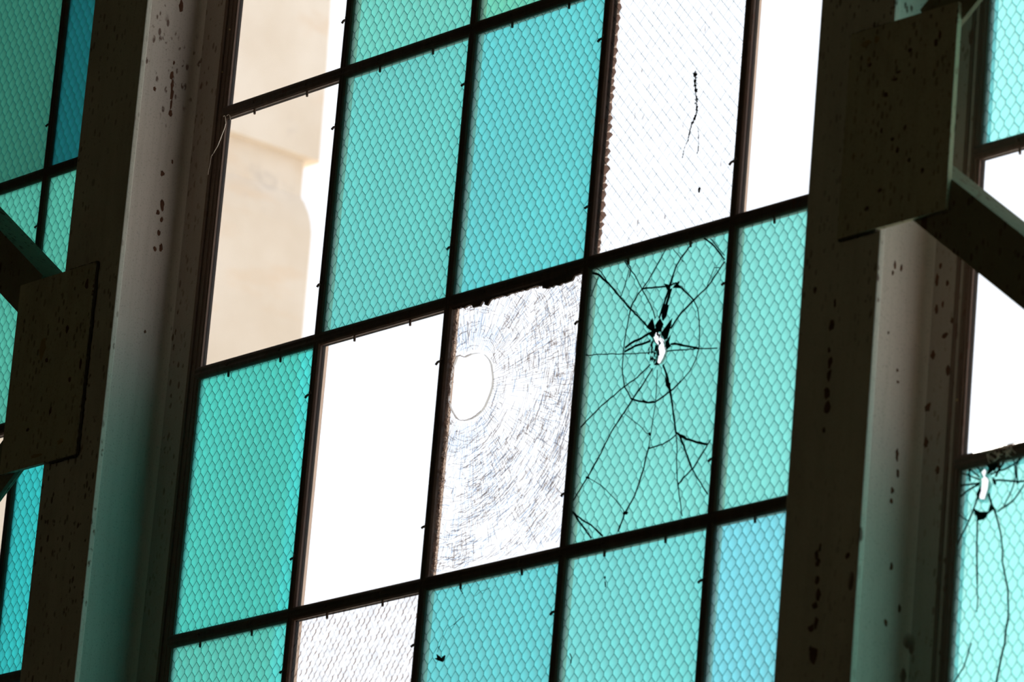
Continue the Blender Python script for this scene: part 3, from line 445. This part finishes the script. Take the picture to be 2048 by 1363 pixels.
# shattered pane: hairlines fanning out of the hole, broken up further away, and the crazed edge strip
cu, cv = 2.215, -2.35
def hole_r(a):      # distance from the centre to the hole edge in direction a
    best = .1
    for i in range(len(HOLE_C)):
        p, q = HOLE_C[i], HOLE_C[(i+1) % len(HOLE_C)]
        a1 = math.atan2((p[1]-cv)*HR, p[0]-cu); a2 = math.atan2((q[1]-cv)*HR, q[0]-cu); d = (a - a1 + math.pi) % (2*math.pi) - math.pi; e = (a2 - a1 + math.pi) % (2*math.pi) - math.pi
        if e != 0 and 0 <= d/e <= 1: best = math.hypot(p[0]-cu, (p[1]-cv)*HR)*(1-d/e) + math.hypot(q[0]-cu, (q[1]-cv)*HR)*(d/e)
    return best
UX0, UX1, VY0, VY1 = 2.06, 2.999, -2.994, -2.052
def inside(u, v): return UX0 < u < UX1 and VY0 < v < VY1
rs = random.Random(11); hashes = [[rs.random() for _ in range(14)] for _ in range(14)]
def dens(u, v):
    x, y = (u-2)*8, (-2-v)*9; i, j = int(x) % 13, int(y) % 13; fx, fy = x-int(x), y-int(y)
    h = hashes; return (h[i][j]*(1-fx)+h[i+1][j]*fx)*(1-fy) + (h[i][j+1]*(1-fx)+h[i+1][j+1]*fx)*fy
bmf, bmb = bmesh.new(), bmesh.new(); N = 210
for i in range(N):
    a = 2*math.pi*i/N + rs.uniform(-.006, .006); r = hole_r(a) + rs.uniform(.0, .03) + (.01 if i % 2 else .06); bend = rs.uniform(.10, .22); pts = []; on_ = True
    while True:
        aa = a + bend*(r-.1)*math.sin(a*2+1.0)*.9; u, v = cu + r*math.cos(aa), cv + r*math.sin(aa)/HR
        if not inside(u, v): break
        keep = rs.random() < (.97 if r < .28 else .80*min(1, .35+dens(u, v)))
        if keep: pts.append((u+rs.uniform(-.0012,.0012), v+rs.uniform(-.0012,.0012)))
        if (not keep or len(pts) > 9) and len(pts) > 1: ribbon(bmb if (math.sin(a) > .75 or (math.sin(a) < -.8)) else bmf, pts, rs.uniform(1.2, 2.2), -.0245, .001); pts = [pts[-1]] if keep else []
        elif not keep: pts = []
        r += .022
    if len(pts) > 1: ribbon(bmf, pts, rs.uniform(1.0, 2.0), -.0245, .001)
for i in range(5200):
    u, v = rs.uniform(UX0, UX1), rs.uniform(VY0, VY1); d = math.hypot(u-cu, (v-cv)*HR); a = math.atan2((v-cv)*HR, u-cu)
    if d < hole_r(a)+.03 or rs.random() > min(1, .15+d*1.1)*min(1, dens(u, v)**1.4*1.6+.15): continue
    low = max(0, math.cos(a+math.radians(50))); fam = rs.random(); n = rs.randint(2, 6); pts = [(u, v)]
    if fam < .30+.45*low: base = math.pi/2 + rs.gauss(0, .10); kk = 1
    elif fam < .85: base = rs.gauss(0, .07); kk = 1
    else: base = math.pi/2 + rs.gauss(.5, .4); n = 1
    for q_ in range(n):
        aa = math.atan2((pts[-1][1]-cv)*HR, pts[-1][0]-cu) + base + rs.gauss(0, .16); L = rs.uniform(.008, .020)
        pts.append((pts[-1][0]+L*math.cos(aa), pts[-1][1]+L*math.sin(aa)/HR))
    if all(inside(*p) and math.hypot(p[0]-cu, (p[1]-cv)*HR) > hole_r(math.atan2((p[1]-cv)*HR, p[0]-cu))+.004 for p in pts): ribbon(bmb if rs.random() < .3 else bmf, pts, rs.uniform(1.4, 2.6), -.0245, .001)
for i in range(420):     # darker knots where hairlines meet
    u, v = rs.uniform(UX0, UX1), rs.uniform(VY0, VY1); d = math.hypot(u-cu, (v-cv)*HR)
    if d < hole_r(math.atan2((v-cv)*HR, u-cu))+.02 or rs.random() > dens(u, v)*1.2: continue
    pts = [(u, v)]; 
    for _ in range(rs.randint(2, 4)): pts.append((pts[-1][0]+rs.uniform(-.006,.008), pts[-1][1]+rs.uniform(-.008,.003)))
    if all(inside(*p) for p in pts): ribbon(bmf, pts, rs.uniform(1.8, 3.4), -.0245, .0012)
for i in range(len(HOLE_C)):       # crumbly lip of the hole
    p, q = HOLE_C[i], HOLE_C[(i+1) % len(HOLE_C)]
    if i < 6 or 18 < i < 28: ribbon(bmf, wobble([p, q], rs, .002, .008), rs.uniform(2, 5), -.0245, .0015)
c1 = on(pc, 'fine_cracks', bmf, 'fine', 'dense brownish hairline cracks'); c1['kind'] = 'stuff'
c2 = on(pc, 'fine_cracks', bmb, 'fine_blue', 'dense bluish hairline cracks'); c2['kind'] = 'stuff'
bm = bmesh.new()
for i in range(900):     # crazed strip along the left and the top edge
    if rs.random() < .78: u, v = 2.066+abs(rs.gauss(0, .014)), rs.uniform(VY0, VY1)
    else: u, v = rs.uniform(UX0, UX1), VY1-abs(rs.gauss(0, .006))
    t = rs.uniform(.6, 2.4); L = rs.uniform(.006, .022); ribbon(bm, [(u, v), (u+L*math.cos(t)*.5, v+L*math.sin(t)*.4), (u+L*math.cos(t+.6), v+L*math.sin(t+.6)*.8)], rs.uniform(1.5, 3.6), -.0245, .0014)
on(pc, 'crazed_edge', bm, 'flake', 'brown crumbled strip along the sash bar')['kind'] = 'stuff'
bm = bmesh.new()         # ragged putty lip hanging under the bar at the top of the shattered pane
top = [(2.05, VY1+.01)]; u = 2.06
while u < 2.99:
    dip = .004+abs(rs.gauss(0, .004)) + (.016 if 2.20 < u < 2.27 or 2.30 < u < 2.33 else 0) + (.018 if 2.72 < u < 2.93 else 0); top.append((u, VY1-dip*.9+.004)); u += rs.uniform(.008, .02)
top += [(2.995, VY1+.01)]
polyslab(bm, top, -.024, -.014); on(pc, 'putty_remnant', bm, 'muntin', 'ragged dark putty along the upper edge')
bm = bmesh.new()         # scalloped outer edge strip on the diamond-wired pane
v = -1.06
while v > -1.99:
    h = rs.uniform(.022, .046); w_ = rs.uniform(.018, .040); polyslab(bm, [(3.058, v), (3.066+w_*.6, v-h*.15), (3.066+w_, v-h*.5), (3.066+w_*.4, v-h*.85), (3.058, v-h)], -.0405, -.0385); v -= h*1.02
on(PANES[('mid',3,1)], 'edge_flake', bm, 'flake', 'scalloped brown flakes along the left edge')

# ---------------------------------------------------------------- loose things caught on the glass and bars
def lint(name, bm, mat, label, cat, org):
    return tag(mesh_obj(name, bm, mat, origin=org), label, cat)
bm = bmesh.new(); polyslab(bm, LEAF, -.0225, -.014); bmesh.ops.triangulate(bm, faces=[f for f in bm.faces if len(f.verts) > 4])
deb = lint('dry_debris', bm, 'dark', 'small black withered scrap with a long thread on the blue-teal pane', 'debris', P(2.19, -3.30, -.02))
for w, pts in LINT[:5]:
    bm = bmesh.new(); tube(bm, [P(a, b, -.021) for a, b in wobble(pts, rg, .0008)], w*.0011*W, 5); mesh_obj('thread', bm, 'dark', deb)
bm = bmesh.new(); 
for w, pts in LINT[5:6]: tube(bm, [P(a, b, -.0215) for a, b in pts], w*.0018*W, 5)
lint('dead_insect', bm, 'dark', 'tiny dark insect just under the bar above the blue-teal pane', 'insect', P(2.3, -3.1, -.02))
for (w, pts), lb in zip(LINT[6:], ('small round dark speck high on the pale teal pane under the cracked one', 'thin dark squiggle under the round speck on the pale teal pane', 'crooked dark squiggle low at the left of the pale teal pane')):
    bm = bmesh.new(); tube(bm, [P(a, b, -.0215) for a, b in pts], w*.0018*W, 5); lint('dirt_speck', bm, 'dark', lb, 'dirt', P(pts[0][0], pts[0][1], -.02))
def strand(bm, a, b, sag, r=.0011, k=9, seed=0):
    q = random.Random(seed); pts = []
    for i in range(k+1):
        t = i/k; p = a.lerp(b, t); p.z -= sag*math.sin(math.pi*t); p.x += q.uniform(-.0008, .0008); pts.append(p)
    tube(bm, pts, r*W, 4)
bm = bmesh.new()
strand(bm, P(.105, -1.075, .004), P(.020, -1.19, .012), .010, .0022, 12, 1); strand(bm, P(.075, -1.045, .004), P(.105, -1.073, .006), -.008, .0018, 8, 2); strand(bm, P(.105, -1.045, .003), P(.14, -1.065, .002), -.006, .0014, 6, 3); strand(bm, P(.020, -1.19, .012), P(.006, -1.26, .012), .003, .0016, 6, 4)
lint('cobweb', bm, 'web', 'wispy grey cobweb threads at the left end of the upper sash bar', 'cobweb', P(.05, -1.1, .01))
bm = bmesh.new(); q = random.Random(5)
for i in range(26):
    u = 5.80+q.uniform(-.05, .10); v = -3.0-vm(.02)+q.uniform(-.012, .006)+(u-5.78)*.02
    strand(bm, P(u, v, .003), P(u+q.uniform(-.04, .06), v+q.uniform(-.03, .008), .006), q.uniform(-.002, .004), .0014, 6, i)
strand(bm, P(5.72, -3.0-vm(.015), .003), P(5.95, -3.0+.0-vm(.004), .003), .001, .0026, 8, 70)
lint('cobweb', bm, 'web', 'tangled pale cobweb on the sash bar above the punched pane at the right', 'cobweb', P(5.83, -3.01, .003))

# ---------------------------------------------------------------- steel columns
def scab(bm, c, ax, ay, nrm, a, b, rnd):
    k = rnd.randint(9, 13); ring = []
    for i in range(k):
        t = 2*math.pi*i/k; s = rnd.uniform(.65, 1.2); ring.append(bm.verts.new(c + ax*(a*s*math.cos(t)) + ay*(b*s*math.sin(t))))
    top = [bm.verts.new(c + (v_.co-c)*.55 + nrm*.0012) for v_ in ring]
    for i in range(k): bm.faces.new((ring[i], ring[(i+1) % k], top[(i+1) % k], top[i]))
    bm.faces.new(top)
EX, EY, EZ = Vector((1, 0, 0)), Vector((0, -1, 0)), Vector((0, 0, 1))
def make_column(uc, label, scabs=()):
    root = tag(empty('steel_column', (uc*W, 0, 0)), label, 'column', 'wide flange columns standing between the windows')
    hw, tf, tw, fil = .2345, .031, .011, .045; za, zb_ = -Z0/(HR*W), (ZT-Z0)/(HR*W)
    def cap(n_in, n_out, s):     # flange plate
        bm = bmesh.new(); box(bm, uc-hw, uc+hw, za+.004, zb_-.004, n_in, n_out, .006); return bm
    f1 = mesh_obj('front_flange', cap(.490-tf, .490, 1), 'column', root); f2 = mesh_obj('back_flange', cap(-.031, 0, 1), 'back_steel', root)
    bm = bmesh.new(); prof = [(uc+tw, .461)]
    n0, n1 = 0.0, .459
    def fillet(sx, nn, dirn):
        out = []
        for i in range(7):
            t = math.pi/2*i/6; out.append((uc+sx*(tw+fil-fil*math.sin(t)), nn + dirn*(fil-fil*math.cos(t))))
        return out
    a = fillet(1, n0, 1); b = fillet(1, n1, -1)[::-1]; c = fillet(-1, n1, -1); d = fillet(-1, n0, 1)[::-1]
    prism(bm, a+b+c+d, za, zb_, 'v'); w = mesh_obj('web', bm, 'column_web', root, smooth=False)
    me = w.data
    for p_ in me.polygons: p_.use_smooth = len(p_.vertices) == 4
    me.set_sharp_from_angle(angle=math.radians(35))
    for i, (where, a_, v_, s1, s2) in enumerate(scabs):
        bm = bmesh.new(); rr = random.Random(i*7+3)
        if where == 'w': scab(bm, P(uc+tw, v_, a_)+EX*.0002, EY, EZ, EX, s1, s2, rr); par = w
        elif where == 'f': scab(bm, P(a_, v_, .490)+EY*.0002, EX, EZ, EY, s1, s2, rr); par = f1
        else: scab(bm, P(a_, v_, 0)+EY*.0002, EX, EZ, EY, s1, s2, rr); par = f2
        o = mesh_obj('rust_blister', bm, 'rust', None); o.parent = par; o.matrix_parent_inverse = (Matrix.Translation(root.location)).inverted() if False else Matrix.Identity(4)
        fix_child(o, par)
    return root
def fix_child(o, par):
    bpy.context.view_layer.update(); o.matrix_parent_inverse = par.matrix_world.inverted()
def S(a, v, s1=.004, s2=.006): return (a, v, s1, s2)
wl = [(.128,-.59,.006,.014), (.134,-.814,.003,.005), (.139,-.864,.005,.010), (.130,-.900,.004,.014), (.126,-.935,.004,.016), (.124,-.975,.003,.013), (.123,-1.007,.005,.008), (.236,-.939,.004,.005), (.08,-1.189,.003,.005), (.133,-1.247,.005,.006), (.135,-1.397,.005,.007), (.113,-1.365,.006,.012), (.116,-1.472,.004,.006), (.094,-1.526,.005,.009), (.13,-1.537,.004,.006), (.137,-1.856,.003,.004), (.11,-1.42,.004,.006)]
wr = [(.189,-2.394,.003,.008), (.198,-2.42,.003,.005), (.151,-2.395,.003,.007), (.135,-2.723,.003,.003), (.128,-2.759,.003,.003), (.201,-2.615,.002,.003), (.121,-3.136,.004,.005), (.106,-2.99,.004,.012), (.094,-3.044,.004,.008), (.119,-3.104,.004,.006), (.096,-3.34,.004,.009), (.107,-3.519,.005,.006), (.033,-3.462,.004,.008)]
br_ = [(5.385,-2.415,.005,.012), (5.456,-2.603,.007,.006), (5.39,-2.658,.006,.009), (5.491,-2.72,.006,.010), (5.379,-2.824,.007,.009), (5.381,-2.938,.006,.010), (5.393,-2.51,.005,.010), (5.451,-2.432,.004,.006), (5.493,-2.559,.004,.006), (5.462,-3.032,.006,.008), (5.40,-2.37,.004,.006), (5.43,-2.50,.003,.006)]
fr_ = [(5.282,-2.641,.006,.010), (5.294,-2.57,.004,.008), (5.277,-2.72,.004,.006), (5.289,-2.762,.006,.012), (5.288,-2.801,.007,.012), (5.283,-2.856,.008,.011), (5.290,-2.905,.009,.013), (5.163,-2.512,.004,.007), (5.281,-2.975,.004,.006), (5.288,-3.369,.005,.010), (5.300,-3.394,.006,.008), (5.304,-3.449,.006,.008), (5.317,-3.497,.006,.012), (5.300,-3.526,.008,.006), (5.306,-3.348,.004,.008), (5.315,-3.683,.011,.016), (5.478,-3.39,.005,.006), (5.313,-3.582,.006,.010), (5.285,-3.595,.008,.006), (5.29,-3.66,.004,.006)]
CL, CR = -.230, 5.310
cols = [make_column(CL-5.54, 'wide flange steel column beyond the left window'),
        make_column(CL, 'rust-spotted wide flange column left of the middle window, pale web turning dark green', [('w', *x) for x in wl]),
        make_column(CR, 'rust-spotted wide flange column right of the middle window', [('w', *x) for x in wr] + [('b', *x) for x in br_] + [('f', *x) for x in fr_]),
        make_column(CL+11.08, 'wide flange steel column beyond the right window')]

# ---------------------------------------------------------------- gusset plates and angle braces
def gusset(u0, u1, v0, v1, label, scabs=(), chips=()):
    bm = bmesh.new(); box(bm, u0, u1, v0, v1, .4905, .515, .003)
    o = mesh_obj('gusset_plate', bm, 'gusset', None, origin=P((u0+u1)/2, v0, .5)); tag(o, label, 'steel plate', 'gusset plates joining the braces to the columns')
    bm = bmesh.new(); rr = random.Random(int(abs(u0)*100))
    def bead(a, b):
        m = 60; pts = [Vector(P(a[0]+(b[0]-a[0])*i/m, a[1]+(b[1]-a[1])*i/m, .4985)) + Vector((rr.uniform(-.0012,.0012), rr.uniform(-.0015,0), rr.uniform(-.0012,.0012))) for i in range(m+1)]
        tube(bm, pts, .009*W, 6)
    left = (u0+u1)/2 > 0 and u0 > 4 or u0 > 10
    e = u0 if abs(u0-CR) < .2 or abs(u0-(CL+11.08)) < .2 or abs(u0-(CL-5.54)) < .2 else u1
    bead((e, v0), (e, v1)); lim = .235
    s = -1 if e == u1 else 1
    bead((e, v0), (e+s*.23, v0)); bead((e, v1), (e+s*.23, v1))
    wd_ = mesh_obj('weld_bead', bm, 'weld', None); wd_.parent = o; fix_child(wd_, o)
    for i, (a, v_, s1, s2) in enumerate(scabs):
        bm = bmesh.new(); scab(bm, P(a, v_, .515)+EY*.0002, EX, EZ, EY, s1, s2, random.Random(i)); q = mesh_obj('rust_blister', bm, 'rust', None); q.parent = o; fix_child(q, o)
    for i, (a, v_, s1, s2) in enumerate(chips):
        bm = bmesh.new(); scab(bm, P(a, v_, .515)+EY*.0001, EX, EZ, EY, s1, s2, random.Random(i+50)); q = mesh_obj('paint_chip', bm, 'chip', None); q.parent = o; q['label'] = 'ochre patch of chipped paint'; fix_child(q, o)
    return o
gs = [(5.682,-1.818,.006,.004), (5.838,-1.819,.005,.009), (5.552,-1.943,.006,.006), (5.439,-1.827,.005,.004), (5.682,-2.069,.004,.006), (5.539,-2.058,.003,.006), (5.61,-2.095,.005,.004), (5.645,-2.136,.004,.008), (5.554,-2.251,.006,.005), (5.806,-2.225,.005,.005), (5.60,-1.90,.010,.003), (5.62,-1.88,.006,.003), (5.86,-1.80,.004,.010), (5.48,-2.30,.006,.004), (5.72,-2.18,.004,.005)]
g1 = gusset(-.812, -.165, -2.395, -1.670, 'square rusty plate on the left column where two braces meet', [(-.35,-1.9,.006,.009), (-.28,-2.1,.005,.007), (-.5,-2.0,.006,.006), (-.6,-2.25,.006,.004), (-.42,-2.2,.005,.01), (-.22,-1.75,.006,.012), (-.2,-2.05,.004,.014)], [(-.55,-1.95,.012,.022), (-.5,-2.36,.02,.004), (-.3,-2.33,.012,.006)])
g2 = gusset(5.305, 5.960, -2.372, -1.705, 'square rust-speckled plate on the right column above the pale web', gs, [(5.405,-1.752,.014,.006), (5.47,-1.748,.006,.007), (5.43,-1.81,.004,.006), (5.375,-2.115,.003,.006)])
g0 = gusset(CL-5.54-.01, CL-5.54+.64, -2.385, -1.69, 'square plate on the column beyond the left window')
g3 = gusset(CL+11.08-.64, CL+11.08+.01, -2.385, -1.69, 'square plate on the column beyond the right window')
def brace(ua, va, ub, vb, label, up=True):
    """angle section: front leg .24 high x .04, upper leg .21 deep; (u, v) = top front edge"""
    A, B = P(ua, va, .4895), P(ub, vb, .4895); d = (B-A).normalized(); s = Vector((-d.z, 0, d.x));  s = s if s.z > 0 else -s; y = Vector((0, 1, 0))
    t, D, Hh = .035*W, .205*W, .240*W
    pr = [(0, 0), (0, -Hh), (t*.6, -Hh-.000), (t, -Hh+t*.4), (t, -t*1.5), (t*1.5, -t), (D-t*.4, -t), (D, -t*.6), (D, 0)]
    bm = bmesh.new(); ra = [bm.verts.new(A + y*a + s*b) for a, b in pr]; rb = [bm.verts.new(B + y*a + s*b) for a, b in pr]; k = len(pr)
    fs = [bm.faces.new((ra[i], ra[(i+1) % k], rb[(i+1) % k], rb[i])) for i in range(k)] + [bm.faces.new(ra[::-1]), bm.faces.new(rb)]; bmesh.ops.recalc_face_normals(bm, faces=fs)
    return tag(mesh_obj('diagonal_brace', bm, 'brace', None, origin=(A+B)/2 + s*(-Hh/2) + y*t/2), label, 'brace', 'angle iron braces crossing the window bays')
SL = -.753/HR
# right bay: one falls from g2 to the next bay, one rises
def tl(u, u0_, v0_, sl): return v0_ + (u-u0_)*sl
brace(5.72, tl(5.72, 6.05, -2.321, SL), 10.40, tl(10.40, 6.05, -2.321, SL), 'dark green angle brace falling to the right from the plate on the right column')
b_up0 = -1.774 + (.240/math.cos(math.atan(.753)))/HR
brace(5.70, tl(5.70, 5.936, b_up0, -SL), 9.6, tl(9.6, 5.936, b_up0, -SL), 'angle brace rising to the right from the plate on the right column')
brace(-4.6, tl(-4.6, -1.0, -1.462, SL), -.66, tl(-.66, -1.0, -1.462, SL), 'dark angle brace rising to the left from the plate on the left column')
lo = -2.457 + (.240/math.cos(math.atan(.753)))/HR
brace(-5.2, tl(-5.2, -.823, lo, -SL), -.70, tl(-.70, -.823, lo, -SL), 'green-lit angle brace falling to the left from the plate on the left column')

# ---------------------------------------------------------------- outside: ground and stone tower
bm = bmesh.new(); wbox(bm, (-60, .5, -.3), (60, 90, -.02)); struct('ground', bm, 'ground', 'pale yard outside')
UT, N1, N2 = -16.06, 6.0, 12.6
prof = [(-6, 0), (3.36-0, -.004)]
lv = [(-Z0/(HR*W), 0.0), (2.70, 0.0), (3.28, -.004), (3.37, -.006), (3.44, -.017), (3.50, -.034), (3.56, -.062), (3.600, -.092), (3.838, -.096), (3.843, 0.0), (4.45, -.010), (5.1, -.030), (24, -.030)]
bm = bmesh.new(); rows = []
for v, o_ in lv:
    x1, x0, ya, yb = UT+o_, UT-14-o_, N1-o_, N2+o_; b = .05
    ring = [(x1-b, ya), (x1, ya+b), (x1, yb-b), (x1-b, yb), (x0+b, yb), (x0, yb-b), (x0, ya+b), (x0+b, ya)]
    rows.append([bm.verts.new(P(x, v, -n)) for x, n in ring])
for i in range(len(rows)-1):
    for j in range(8): bm.faces.new((rows[i][j], rows[i][(j+1) % 8], rows[i+1][(j+1) % 8], rows[i+1][j]))
bm.faces.new(rows[0][::-1]); bm.faces.new(rows[-1]); bmesh.ops.recalc_face_normals(bm, faces=bm.faces[:])
tower = tag(mesh_obj('stone_tower', bm, 'stone', None, origin=((UT-7)*W, (N1+N2)/2*W, 0)), 'beige stone tower with a notched moulding seen outside through the clear panes', 'tower')
